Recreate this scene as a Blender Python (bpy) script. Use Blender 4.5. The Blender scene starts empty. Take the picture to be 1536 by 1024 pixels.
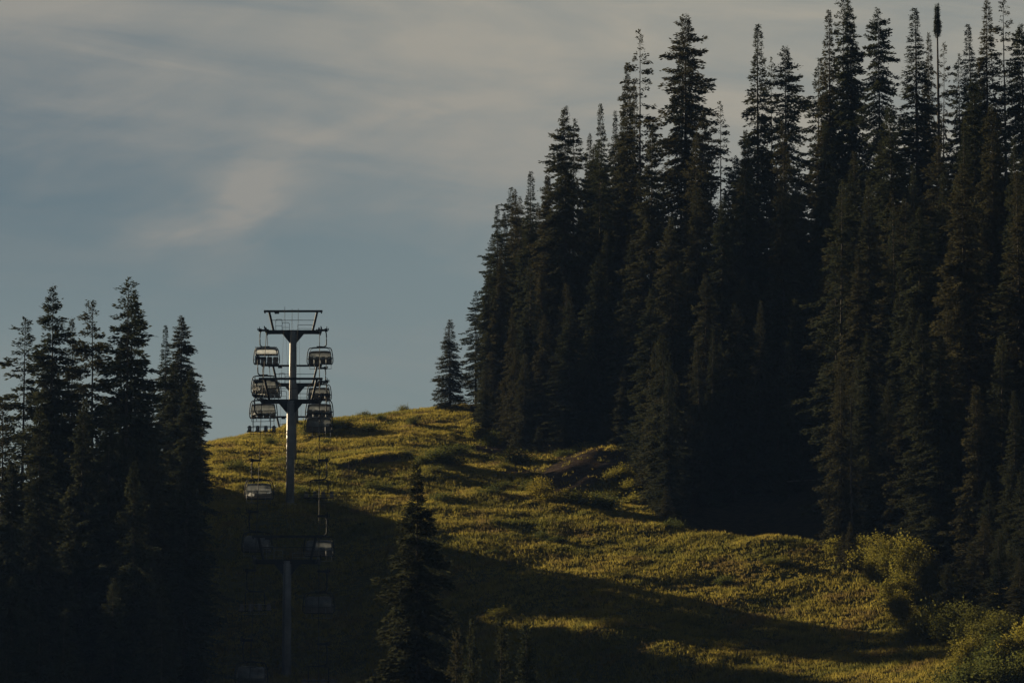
import bpy, math, random
import numpy as np
R = math.radians
random.seed(11)
rng = np.random.default_rng(11)
S = bpy.context.scene
COL = S.collection

# ------------------------------------------------------------------ camera
F = 6400.0                      # focal length in photo pixels (150 mm lens on 36 mm)
PITCH = R(6.0)
CP, SP = math.cos(PITCH), math.sin(PITCH)

def P(px, py, Y):
    a = (px - 768) / F; b = (512 - py) / F
    t = Y / (CP - SP * b)
    return np.array((a * t, Y, (SP + CP * b) * t))

def zpy(py, Y):
    return P(768, py, Y)[2]

def proj(x, y, z):
    d = y * CP + z * SP
    return 768 + F * x / d, 512 - F * (z * CP - y * SP) / d

cam = bpy.data.cameras.new('camera')
cam.lens = 150; cam.sensor_width = 36; cam.clip_start = 1; cam.clip_end = 20000
camo = bpy.data.objects.new('camera', cam); COL.objects.link(camo)
camo.rotation_euler = (math.pi / 2 + PITCH, 0, 0)
S.camera = camo

# ------------------------------------------------------------------ light
SUN_B, SUN_E = 53.0, 14.0       # degrees beyond pure side light, elevation
sdir = np.array((-math.cos(R(SUN_E)) * math.cos(R(SUN_B)), math.cos(R(SUN_E)) * math.sin(R(SUN_B)), math.sin(R(SUN_E))))
sl = bpy.data.lights.new('sun', 'SUN'); sl.energy = 5.0; sl.angle = R(0.53); sl.color = (1.0, 0.79, 0.50)
so = bpy.data.objects.new('sun', sl); COL.objects.link(so)
from mathutils import Vector
so.rotation_euler = Vector(sdir).to_track_quat('Z', 'Y').to_euler()

W = bpy.data.worlds.new('World'); S.world = W; W.use_nodes = True
nt = W.node_tree; N = nt.nodes; L = nt.links
for n in list(N): N.remove(n)

def node(nt, t, **kw):
    n = nt.nodes.new(t)
    for k, v in kw.items(): setattr(n, k, v)
    return n

def mth(nt, op, a, b=None, c=None, clamp=False):
    n = nt.nodes.new('ShaderNodeMath'); n.operation = op; n.use_clamp = clamp
    for i, v in enumerate((a, b, c)):
        if v is None: continue
        if isinstance(v, (int, float)): n.inputs[i].default_value = v
        else: nt.links.new(v, n.inputs[i])
    return n.outputs[0]

def mix(nt, fac, a, b, blend='MIX'):
    n = nt.nodes.new('ShaderNodeMix'); n.data_type = 'RGBA'; n.blend_type = blend
    for k, v in ((0, fac), (6, a), (7, b)):
        if isinstance(v, (int, float)): n.inputs[k].default_value = v
        elif isinstance(v, tuple): n.inputs[k].default_value = v + (1,) if len(v) == 3 else v
        else: nt.links.new(v, n.inputs[k])
    return n.outputs[2]

def maprange(nt, v, a, b, c=0.0, d=1.0, smooth=True):
    n = nt.nodes.new('ShaderNodeMapRange'); n.interpolation_type = 'SMOOTHSTEP' if smooth else 'LINEAR'
    nt.links.new(v, n.inputs[0])
    for i, q in enumerate((a, b, c, d)): n.inputs[i + 1].default_value = q
    return n.outputs[0]

def noise(nt, vec, scale, detail=4, rough=0.5, dist=0.0):
    n = nt.nodes.new('ShaderNodeTexNoise'); n.inputs['Scale'].default_value = scale
    n.inputs['Detail'].default_value = detail; n.inputs['Roughness'].default_value = rough
    n.inputs['Distortion'].default_value = dist
    if vec is not None: nt.links.new(vec, n.inputs['Vector'])
    return n.outputs['Fac']

sky = node(nt, 'ShaderNodeTexSky', sky_type='NISHITA', sun_disc=False)
sky.sun_elevation = R(SUN_E); sky.sun_rotation = R(-(90 - SUN_B)) % (2 * math.pi)
sky.altitude = 1500; sky.air_density = 1.0; sky.dust_density = 1.5; sky.ozone_density = 1.5
tc = node(nt, 'ShaderNodeTexCoord')
sep = node(nt, 'ShaderNodeSeparateXYZ'); L.new(tc.outputs['Generated'], sep.inputs[0])
az = mth(nt, 'ARCTAN2', sep.outputs[0], sep.outputs[1])
el = mth(nt, 'ARCSINE', sep.outputs[2])
cmb = node(nt, 'ShaderNodeCombineXYZ'); L.new(az, cmb.inputs[0])
# clouds drawn out along gently rising bands
tilt = mth(nt, 'MULTIPLY_ADD', az, -0.22, el)
L.new(mth(nt, 'MULTIPLY', tilt, 2.6), cmb.inputs[1])
ang = cmb.outputs[0]
band = noise(nt, ang, 7.0, 5, 0.5, 0.6)
wisp = noise(nt, ang, 24.0, 6, 0.55, 0.9)
fine = noise(nt, ang, 70.0, 6, 0.6, 0.6)
cmb2 = node(nt, 'ShaderNodeCombineXYZ'); L.new(az, cmb2.inputs[0]); L.new(mth(nt, 'MULTIPLY', mth(nt, 'MULTIPLY_ADD', az, 0.10, el), 5.5), cmb2.inputs[1])
streak = noise(nt, cmb2.outputs[0], 13.0, 7, 0.58, 0.5)
def spot(a0, e0, sa, se, rot=0.0):
    da = mth(nt, 'SUBTRACT', az, a0); de = mth(nt, 'SUBTRACT', el, e0)
    c, s = math.cos(rot), math.sin(rot)
    u = mth(nt, 'DIVIDE', mth(nt, 'ADD', mth(nt, 'MULTIPLY', da, c), mth(nt, 'MULTIPLY', de, s)), sa)
    v = mth(nt, 'DIVIDE', mth(nt, 'SUBTRACT', mth(nt, 'MULTIPLY', de, c), mth(nt, 'MULTIPLY', da, s)), se)
    q = mth(nt, 'ADD', mth(nt, 'MULTIPLY', u, u), mth(nt, 'MULTIPLY', v, v))
    return mth(nt, 'EXPONENT', mth(nt, 'MULTIPLY', q, -1.0))
def sp(px, py, wx, wy, deg=0):
    return spot((px - 768) / F, PITCH + (512 - py) / F, wx / F, wy / F, R(deg))
veil = maprange(nt, mth(nt, 'MULTIPLY_ADD', fine, 0.010, mth(nt, 'MULTIPLY_ADD', wisp, 0.030, mth(nt, 'MULTIPLY_ADD', az, 0.26, el))), 0.130, 0.172)
veil = mth(nt, 'MULTIPLY', veil, maprange(nt, band, 0.30, 0.62, 0.60, 1.0))
veil = mth(nt, 'MULTIPLY', veil, maprange(nt, streak, 0.30, 0.66, 0.62, 1.05, False))
veil = mth(nt, 'MULTIPLY', veil, maprange(nt, el, 0.24, 0.38, 1.0, 0.15))         # the cloud bank is low; clear overhead
puff = mth(nt, 'MAXIMUM', sp(358, 312, 105, 52, 44), mth(nt, 'MULTIPLY', sp(255, 350, 90, 34, 8), 0.9))
puff = mth(nt, 'MULTIPLY', puff, mth(nt, 'MULTIPLY', maprange(nt, wisp, 0.24, 0.62, 0.25, 1.0), maprange(nt, fine, 0.3, 0.65, 0.6, 1.05, False)))
strk = mth(nt, 'MAXIMUM', sp(650, 168, 210, 20, 10), mth(nt, 'MULTIPLY', sp(490, 205, 130, 18, -6), 0.9))
strk = mth(nt, 'MAXIMUM', strk, mth(nt, 'MULTIPLY', sp(70, 300, 90, 26, 14), 0.45))
strk = mth(nt, 'MULTIPLY', strk, maprange(nt, wisp, 0.3, 0.62, 0.2, 1.0))
c = mth(nt, 'MULTIPLY', veil, 0.92)
c = mth(nt, 'ADD', c, mth(nt, 'MULTIPLY', puff, 0.95))
c = mth(nt, 'ADD', c, mth(nt, 'MULTIPLY', strk, 0.42))
c = mth(nt, 'ADD', c, mth(nt, 'MULTIPLY_ADD', streak, 0.80, -0.36))
c = mth(nt, 'ADD', c, mth(nt, 'MULTIPLY_ADD', fine, 0.16, -0.08), clamp=True)
deep = mth(nt, 'MULTIPLY', maprange(nt, el, 0.085, 0.150), maprange(nt, az, 0.02, -0.13))
tone = mix(nt, deep, (0.697, 0.867, 0.867), (0.324, 0.518, 0.616))
tone = mix(nt, maprange(nt, el, 0.22, 0.5), tone, (0.270, 0.375, 0.465))
base = mix(nt, 0.94, sky.outputs[0], tone)
warm = maprange(nt, mth(nt, 'MULTIPLY_ADD', az, 0.4, el), 0.10, 0.22)
cloudc = mix(nt, warm, (1.458, 1.440, 1.332), (2.002, 1.856, 1.529))
skyc = mix(nt, c, base, cloudc)
bg = node(nt, 'ShaderNodeBackground'); bg.inputs[1].default_value = 0.05
L.new(skyc, bg.inputs[0])
wo = node(nt, 'ShaderNodeOutputWorld'); L.new(bg.outputs[0], wo.inputs[0])

S.cycles.use_denoising = True; S.cycles.denoising_input_passes = 'RGB_ALBEDO_NORMAL'; S.cycles.denoising_prefilter = 'ACCURATE'
S.view_settings.view_transform = 'Standard'; S.view_settings.look = 'None'
S.view_settings.exposure = 2.1; S.view_settings.gamma = 1.0

# ------------------------------------------------------------------ materials
def new_mat(name):
    m = bpy.data.materials.new(name); m.use_nodes = True
    nt = m.node_tree
    for n in list(nt.nodes): nt.nodes.remove(n)
    out = nt.nodes.new('ShaderNodeOutputMaterial')
    return m, nt, out

def principled(name, color, rough=0.6, metal=0.0, var=0.25, scale=3.0, bump=0.0, spec=0.5):
    m, nt, out = new_mat(name)
    b = nt.nodes.new('ShaderNodeBsdfPrincipled')
    tc = nt.nodes.new('ShaderNodeTexCoord')
    n = noise(nt, tc.outputs['Object'], scale, 5, 0.6)
    f = maprange(nt, n, 0.3, 0.7)
    lo = tuple(v * (1 - var) for v in color); hi = tuple(min(1, v * (1 + var)) for v in color)
    nt.links.new(mix(nt, f, lo, hi), b.inputs['Base Color'])
    b.inputs['Roughness'].default_value = rough; b.inputs['Metallic'].default_value = metal
    b.inputs['Specular IOR Level'].default_value = spec
    if bump:
        bp = nt.nodes.new('ShaderNodeBump'); bp.inputs['Strength'].default_value = bump
        nt.links.new(n, bp.inputs['Height']); nt.links.new(bp.outputs[0], b.inputs['Normal'])
    nt.links.new(b.outputs[0], out.inputs[0])
    return m

def leaf_mat(name, dark, light, tl=0.35, scale=0.35, extra=None):
    """foliage: diffuse plus light passing through, colour varied by clump and by plant"""
    m, nt, out = new_mat(name)
    geo = nt.nodes.new('ShaderNodeNewGeometry'); oi = nt.nodes.new('ShaderNodeObjectInfo')
    n1 = noise(nt, geo.outputs['Position'], scale, 3, 0.6)
    n2 = noise(nt, geo.outputs['Position'], scale * 9, 2, 0.5)
    f = mth(nt, 'ADD', maprange(nt, n1, 0.3, 0.7, 0, 0.6), maprange(nt, n2, 0.3, 0.7, 0, 0.4))
    col = mix(nt, f, dark, light)
    if extra:
        e = mth(nt, 'MULTIPLY', maprange(nt, oi.outputs['Random'], 0.3, 1.0), extra[1])
        col = mix(nt, e, col, extra[0])
    d = nt.nodes.new('ShaderNodeBsdfDiffuse'); t = nt.nodes.new('ShaderNodeBsdfTranslucent')
    nt.links.new(col, d.inputs[0]); nt.links.new(col, t.inputs[0])
    ms = nt.nodes.new('ShaderNodeMixShader'); ms.inputs[0].default_value = tl
    nt.links.new(d.outputs[0], ms.inputs[1]); nt.links.new(t.outputs[0], ms.inputs[2])
    nt.links.new(ms.outputs[0], out.inputs[0])
    return m

M = {}
M['needles'] = leaf_mat('fir_needles', (0.013, 0.017, 0.011), (0.034, 0.037, 0.020), 0.20, 0.5, ((0.046, 0.038, 0.019), 0.45))
M['bark'] = principled('fir_bark', (0.035, 0.028, 0.022), 0.95, 0, 0.4, 6, 0.4, 0.1)
M['snag'] = principled('weathered_wood', (0.050, 0.045, 0.040), 0.95, 0, 0.5, 4, 0.3, 0.0)
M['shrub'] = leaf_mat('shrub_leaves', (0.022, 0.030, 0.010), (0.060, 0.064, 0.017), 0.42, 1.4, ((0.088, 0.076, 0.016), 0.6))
M['shrub_lit_yellow'] = leaf_mat('sunlit_yellowing_shrub_leaves', (0.060, 0.062, 0.013), (0.125, 0.108, 0.022), 0.45, 1.4, ((0.135, 0.105, 0.018), 0.5))  # sunlit look put into the leaf colour, brighter and yellower than the dusky shrubs
M['stem'] = principled('shrub_stems', (0.09, 0.07, 0.05), 0.9, 0, 0.3, 8, 0.0, 0.1)
M['steel'] = principled('galvanised_steel', (0.085, 0.090, 0.098), 0.6, 0.0, 0.2, 2.0, 0.0, 0.15)
M['dark_steel'] = principled('dark_painted_steel', (0.010, 0.011, 0.013), 0.75, 0.0, 0.3, 3.0, 0.0, 0.06)
M['cable'] = principled('steel_cable', (0.010, 0.010, 0.010), 0.9, 0.0, 0.2, 2.0, 0.0, 0.03)
M['rubber'] = principled('rubber', (0.02, 0.02, 0.02), 0.8)
M['vinyl'] = principled('seat_vinyl', (0.040, 0.034, 0.030), 0.55, 0, 0.3, 4)
M['concrete'] = principled('concrete', (0.12, 0.115, 0.105), 0.9, 0, 0.2, 3, 0.2)

def bubble_mat():
    m, nt, out = new_mat('smoky_polycarbonate')
    tr = nt.nodes.new('ShaderNodeBsdfTransparent'); tr.inputs[0].default_value = (0.45, 0.47, 0.47, 1)
    gl = nt.nodes.new('ShaderNodeBsdfGlossy'); gl.inputs['Roughness'].default_value = 0.12; gl.inputs[0].default_value = (0.7, 0.7, 0.7, 1)
    df = nt.nodes.new('ShaderNodeBsdfDiffuse'); tl = nt.nodes.new('ShaderNodeBsdfTranslucent')
    tcn = nt.nodes.new('ShaderNodeTexCoord'); n = noise(nt, tcn.outputs['Object'], 3.0, 5, 0.6)
    c = mix(nt, maprange(nt, n, 0.3, 0.7), (0.12, 0.13, 0.14), (0.21, 0.22, 0.23))
    nt.links.new(c, df.inputs[0]); nt.links.new(c, tl.inputs[0])
    h = nt.nodes.new('ShaderNodeMixShader'); h.inputs[0].default_value = 0.84
    nt.links.new(df.outputs[0], h.inputs[1]); nt.links.new(tl.outputs[0], h.inputs[2])
    a = nt.nodes.new('ShaderNodeMixShader'); a.inputs[0].default_value = 0.62
    nt.links.new(tr.outputs[0], a.inputs[1]); nt.links.new(h.outputs[0], a.inputs[2])
    fr = nt.nodes.new('ShaderNodeFresnel'); fr.inputs[0].default_value = 1.45
    b = nt.nodes.new('ShaderNodeMixShader'); nt.links.new(fr.outputs[0], b.inputs[0])
    nt.links.new(a.outputs[0], b.inputs[1]); nt.links.new(gl.outputs[0], b.inputs[2])
    nt.links.new(b.outputs[0], out.inputs[0])
    return m
M['bubble'] = bubble_mat()

# ------------------------------------------------------------------ helpers: meshes
class MB:
    """collects primitives and links them as ONE mesh object"""
    def __init__(s): s.v = []; s.f = []; s.n = 0
    def add(s, v, f):
        v = np.asarray(v, float); s.v.append(v); s.f += [tuple(i + s.n for i in q) for q in f]; s.n += len(v)
    def box(s, c, d, rot=None):
        c = np.array(c, float); d = np.array(d, float) / 2
        v = np.array([(x, y, z) for x in (-1, 1) for y in (-1, 1) for z in (-1, 1)]) * d
        if rot is not None: v = v @ np.asarray(rot).T
        s.add(v + c, [(0, 1, 3, 2), (4, 6, 7, 5), (0, 4, 5, 1), (2, 3, 7, 6), (0, 2, 6, 4), (1, 5, 7, 3)])
    def tube(s, pts, r, k=8, cap=True):
        pts = np.asarray(pts, float); n = len(pts)
        r = np.full(n, r) if np.isscalar(r) else np.asarray(r, float)
        t = np.gradient(pts, axis=0); t /= np.linalg.norm(t, axis=1)[:, None] + 1e-12
        ref = np.array((0, 0, 1.0)) if abs(t[:, 2]).mean() < 0.8 else np.array((0, 1.0, 0))
        a = np.cross(t, ref); a /= np.linalg.norm(a, axis=1)[:, None] + 1e-12
        b = np.cross(t, a)
        th = np.linspace(0, 2 * math.pi, k, endpoint=False)
        v = (pts[:, None] + r[:, None, None] * (np.cos(th)[None, :, None] * a[:, None] + np.sin(th)[None, :, None] * b[:, None])).reshape(-1, 3)
        f = [(i * k + j, i * k + (j + 1) % k, (i + 1) * k + (j + 1) % k, (i + 1) * k + j) for i in range(n - 1) for j in range(k)]
        if cap: f += [tuple(range(k))[::-1], tuple((n - 1) * k + j for j in range(k))]
        s.add(v, f)
    def disc(s, c, r, w, axis=0, k=14):
        c = np.array(c, float); d = np.zeros(3); d[axis] = w / 2
        s.tube([c - d, c + d], r, k)
    def build(s, name, mat, parent=None, smooth=False):
        me = bpy.data.meshes.new(name); me.from_pydata(np.concatenate(s.v).tolist(), [], s.f); me.update()
        if smooth: me.polygons.foreach_set('use_smooth', [True] * len(me.polygons))
        me.materials.append(mat)
        o = bpy.data.objects.new(name, me); COL.objects.link(o)
        if parent is not None: o.parent = parent
        return o

def np_mesh(name, v, f, mat, k):
    """fast mesh from arrays, k-gon faces"""
    me = bpy.data.meshes.new(name)
    me.vertices.add(len(v)); me.vertices.foreach_set('co', np.ascontiguousarray(v, dtype=np.float32).ravel())
    me.loops.add(len(f) * k); me.loops.foreach_set('vertex_index', np.ascontiguousarray(f, dtype=np.int32).ravel())
    me.polygons.add(len(f)); me.polygons.foreach_set('loop_start', np.arange(0, len(f) * k, k, dtype=np.int32))
    me.materials.append(mat); me.update(calc_edges=True)
    return me

def tag(o, label=None, cat=None, group=None, kind=None):
    if label: o['label'] = label
    if cat: o['category'] = cat
    if group: o['group'] = group
    if kind: o['kind'] = kind
    return o

def empty(name, loc, rz=0.0):
    o = bpy.data.objects.new(name, None); COL.objects.link(o)
    o.location = tuple(loc); o.rotation_euler = (0, 0, rz); o.empty_display_size = 0.5
    return o

def copy_tree(o, parent=None):
    c = o.copy(); COL.objects.link(c); c.parent = parent
    for ch in o.children: copy_tree(ch, c)
    return c

def smooth_path(pts, n=6):
    """Catmull-Rom"""
    p = np.asarray(pts, float); p = np.vstack([2 * p[0] - p[1], p, 2 * p[-1] - p[-2]]); out = []
    for i in range(1, len(p) - 2):
        for t in np.linspace(0, 1, n, endpoint=False):
            a, b, c, d = p[i - 1], p[i], p[i + 1], p[i + 2]
            out.append(0.5 * (2 * b + (c - a) * t + (2 * a - 5 * b + 4 * c - d) * t * t + (3 * b - a - 3 * c + d) * t ** 3))
    out.append(p[-2]); return np.array(out)

# ------------------------------------------------------------------ terrain
def vnoise(x, y, s, seed=0):
    x = x / s + seed * 17.31; y = y / s - seed * 9.77
    xi = np.floor(x).astype(np.int64); yi = np.floor(y).astype(np.int64)
    fx = x - xi; fy = y - yi; fx = fx * fx * (3 - 2 * fx); fy = fy * fy * (3 - 2 * fy)
    def h(a, b):
        q = (a * 374761393 + b * 668265263 + seed * 974711) & 0xFFFFFFFF
        q = ((q ^ (q >> 13)) * 1274126177) & 0xFFFFFFFF
        return ((q ^ (q >> 16)) & 0xFFFF) / 65535.0
    return (h(xi, yi) * (1 - fx) + h(xi + 1, yi) * fx) * (1 - fy) + (h(xi, yi + 1) * (1 - fx) + h(xi + 1, yi + 1) * fx) * fy - 0.5

NEAR = [(-4000, -40), (-300, -12), (0, -1.75), (30, -4), (90, -14), (170, -17), (215, -12)]
# ground seen along lines of sight: photo column -> (distance, 'p' row in the photo | 'z' height)
COLS = {
    -250: [(260, 'z', -3), (315, 'z', 8), (345, 'z', 17), (376, 'z', 23), (430, 'z', 22), (500, 'z', 16)],
    150: [(255, 'z', -6), (315, 'z', 7), (345, 'z', 19), (376, 'z', 25.5), (430, 'z', 24), (500, 'z', 16)],
    310: [(255, 'z', -7), (315, 'z', 8.2), (343, 'p', 768), (346, 'p', 757), (360, 'p', 718), (376, 'p', 688), (393, 'p', 667), (404, 'p', 668), (430, 'z', 26), (500, 'z', 15)],
    370: [(255, 'z', -7), (315, 'z', 8.3), (342.4, 'p', 768), (345.5, 'p', 757), (360, 'p', 719), (377, 'p', 688), (397, 'p', 656), (408, 'p', 650), (424, 'z', 32), (500, 'z', 15)],
    435: [(255, 'z', -7), (315, 'p', 1012), (341.4, 'p', 768), (344.5, 'p', 756), (350, 'p', 738), (376, 'p', 690), (400, 'p', 655), (414, 'p', 637), (428, 'z', 34), (460, 'z', 27), (520, 'z', 15)],
    520: [(255, 'z', -7), (315, 'z', 8.7), (342, 'p', 776), (347, 'p', 760), (376, 'p', 690), (402, 'p', 648), (418, 'p', 628), (436, 'z', 33), (520, 'z', 15)],
    620: [(255, 'z', -7), (310, 'z', 9.6), (335, 'p', 803), (340, 'p', 785), (357, 'p', 735), (385, 'p', 676), (408, 'p', 634), (421, 'p', 612), (440, 'z', 34), (520, 'z', 18)],
    700: [(250, 'z', -6), (284, 'z', 2.6), (299, 'z', 9.0), (306, 'z', 10.8), (328, 'p', 826), (333, 'p', 806), (350, 'p', 755), (375, 'p', 703), (402, 'p', 645), (418, 'p', 606), (440, 'z', 38), (520, 'z', 22)],
    800: [(250, 'z', -5), (284, 'z', 3.8), (297, 'z', 10.0), (304, 'z', 11.7), (320, 'p', 853), (325, 'p', 832), (343, 'p', 770), (358, 'p', 737), (378, 'p', 690), (402, 'p', 640), (440, 'z', 44), (520, 'z', 28)],
    900: [(250, 'z', -3), (284, 'z', 4.6), (297, 'p', 940), (302, 'p', 924), (313, 'p', 880), (318, 'p', 856), (338, 'p', 776), (347, 'p', 765), (357, 'p', 742), (369, 'p', 672), (376, 'p', 668), (410, 'z', 40), (450, 'z', 50), (540, 'z', 32)],
    1000: [(250, 'z', -1), (280, 'z', 5.0), (291, 'p', 962), (297, 'p', 942), (306, 'p', 904), (311, 'p', 880), (333, 'p', 788), (340, 'z', 21.3), (352, 'z', 23), (376, 'z', 31), (420, 'z', 45), (460, 'z', 54), (540, 'z', 34)],
    1080: [(250, 'z', 0.4), (275, 'z', 5.2), (287, 'p', 976), (293, 'p', 955), (302, 'p', 918), (307, 'p', 894), (327, 'p', 797), (335, 'z', 19.4), (348, 'z', 22), (368, 'z', 28.8), (410, 'z', 43), (460, 'z', 56), (540, 'z', 35)],
    1150: [(250, 'z', 1.5), (270, 'z', 5.4), (284, 'p', 990), (290, 'p', 968), (298, 'p', 932), (303, 'p', 908), (321, 'p', 804), (331, 'z', 18.2), (345, 'z', 21), (360, 'z', 26.5), (400, 'z', 41), (460, 'z', 58), (540, 'z', 36)],
    1300: [(245, 'z', 3.5), (265, 'p', 1040), (279, 'p', 1000), (290, 'p', 956), (295, 'p', 930), (311, 'p', 842), (317, 'p', 824), (331, 'z', 18.6), (345, 'z', 24.5), (360, 'z', 32), (400, 'z', 47), (460, 'z', 63), (540, 'z', 38)],
    1450: [(240, 'z', 4), (255, 'p', 1050), (271, 'p', 1000), (292, 'p', 905), (330, 'z', 27), (380, 'z', 43), (460, 'z', 66), (540, 'z', 40)],
    1650: [(240, 'z', 5), (262, 'z', 9), (292, 'z', 19), (330, 'z', 31), (380, 'z', 46), (460, 'z', 68), (540, 'z', 42)],
}
FAR = [(700, 14), (1100, 5), (4000, 0)]
cpx = np.array(sorted(COLS)); prof = []
for c_ in cpx:
    pts = list(NEAR) + [(d, zpy(q, d) if k == 'p' else q) for d, k, q in COLS[c_]] + FAR
    prof.append((np.array([p[0] for p in pts], float), np.array([p[1] for p in pts], float)))

def terrain(x, y, bumps=True):
    x = np.asarray(x, float); y = np.asarray(y, float)
    zs = np.stack([np.interp(y, a, b) for a, b in prof])
    z = np.zeros_like(y)
    for _ in range(3):
        px = 768 + F * x / np.maximum(y * CP + z * SP, 60)
        px = np.clip(px, cpx[0], cpx[-1])
        i = np.clip(np.searchsorted(cpx, px) - 1, 0, len(cpx) - 2)
        t = (px - cpx[i]) / (cpx[i + 1] - cpx[i])
        z = np.take_along_axis(zs, i[None], 0)[0] * (1 - t) + np.take_along_axis(zs, i[None] + 1, 0)[0] * t
    # knoll added out of view, notched profile shaped to cast the meadow's shadow edges
    shade_kn = np.interp(y + math.tan(R(SUN_B)) * (x + 72), [240, 300, 345, 372, 385, 392, 397.2, 399.2, 401.5, 404, 405.8, 407, 408.6, 412, 430],
                   [18, 27, 31, 37, 43, 45.8, 45.8, 41.8, 40.6, 41.8, 46.5, 46, 41.5, 32, 20])
    e1 = np.clip((-x - 54) / 18, 0, 1); e1 = e1 * e1 * (3 - 2 * e1); e2 = np.clip((x + 106) / 26, 0, 1); e2 = e2 * e2 * (3 - 2 * e2)
    z = z + np.maximum(shade_kn - z, 0) * e1 * e2
    # eroded little banks and an old track cut across the slope
    for x0, x1, yb, hh in ((-16.4, -8.6, 373 + 1.3 * (x + 12.5), 0.75), (-20.5, -14.2, 398 + 0.4 * (x + 17), 0.8), (-5.5, 8.0, 351 - 1.24 * (x + 3.5), 0.6), (-9, -2.5, 362 - 0.5 * (x + 6), 0.6)):
        sd = y - yb - 0.8 * vnoise(x, y, 2.2, 55)
        z = z + hh * np.clip(sd / 1.1, 0, 1) * np.exp(-np.maximum(sd, 0) / 8) * np.clip((x - x0) / 2, 0, 1) * np.clip((x1 - x) / 2, 0, 1)
    if bumps:
        m = np.clip((y - 200) / 60, 0, 1)
        z = z + m * (0.5 * vnoise(x, y, 13, 1) + 0.30 * vnoise(x, y, 5.5, 2) + 0.17 * vnoise(x, y, 2.3, 3) + 0.09 * vnoise(x, y, 1.1, 4))
        z = z + np.exp(-(((x - 6.5) / 5) ** 2 + ((y - 362) / 6) ** 2)) * (1.3 * vnoise(x * 1.6, y, 3.2, 41) + 0.7 * vnoise(x * 1.6, y, 1.5, 42))
    return z

def ground_z(x, y):
    return float(terrain(np.array([x]), np.array([y]))[0])

def axis(lo, hi, step, far_lo, far_hi, n):
    core = np.arange(lo, hi + 1e-6, step)
    a = lo - np.geomspace(step, lo - far_lo, n)[::-1]; b = hi + np.geomspace(step, far_hi - hi, n)
    return np.concatenate([a, core, b])
gx = axis(-108, 74, 0.8, -3500, 3500, 22); gy = axis(255, 450, 0.7, -3000, 4000, 24)
GX, GY = np.meshgrid(gx, gy)
GZ = terrain(GX.ravel(), GY.ravel()).reshape(GX.shape)
# soften the profile lines a little
K = GZ.copy()
for _ in range(2):
    K[1:-1, 1:-1] = 0.5 * K[1:-1, 1:-1] + 0.125 * (K[:-2, 1:-1] + K[2:, 1:-1] + K[1:-1, :-2] + K[1:-1, 2:])
GZ = K
nx = len(gx)
idx = (np.arange(len(gy) - 1)[:, None] * nx + np.arange(nx - 1)[None]).ravel()
faces = np.stack([idx, idx + 1, idx + nx + 1, idx + nx], 1)

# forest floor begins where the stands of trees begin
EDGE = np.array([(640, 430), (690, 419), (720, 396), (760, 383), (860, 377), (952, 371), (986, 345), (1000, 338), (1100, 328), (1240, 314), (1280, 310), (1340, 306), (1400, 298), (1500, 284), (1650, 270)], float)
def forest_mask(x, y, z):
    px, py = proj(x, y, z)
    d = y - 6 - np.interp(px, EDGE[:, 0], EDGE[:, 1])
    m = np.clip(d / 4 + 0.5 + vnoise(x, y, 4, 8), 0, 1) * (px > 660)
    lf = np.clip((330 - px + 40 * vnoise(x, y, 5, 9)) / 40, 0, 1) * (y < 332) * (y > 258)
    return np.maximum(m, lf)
def dirt_mask(x, y, z):
    px, py = proj(x, y, z)
    n = vnoise(x, y, 3, 21) * 1.0 + vnoise(x, y, 1.2, 22) * 0.6
    d1 = np.exp(-(((px - 880) / 78) ** 2 + ((py - 703 - 0.25 * (880 - px)) / 36) ** 2))
    d2 = np.exp(-(((px - 735) / 42) ** 2 + ((py - 672) / 13) ** 2)) * 0.9
    d3 = np.exp(-(((px - 560) / 60) ** 2 + ((py - 692 + 0.15 * (px - 560)) / 8) ** 2)) * 0.8
    d4 = np.exp(-(((px - 780) / 60) ** 2 + ((py - 708 + 0.1 * (px - 780)) / 8) ** 2)) * 0.6
    return np.clip((np.maximum(np.maximum(d1, d2), np.maximum(d3, d4)) + 0.45 * n - 0.38) * 5, 0, 1)

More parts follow.
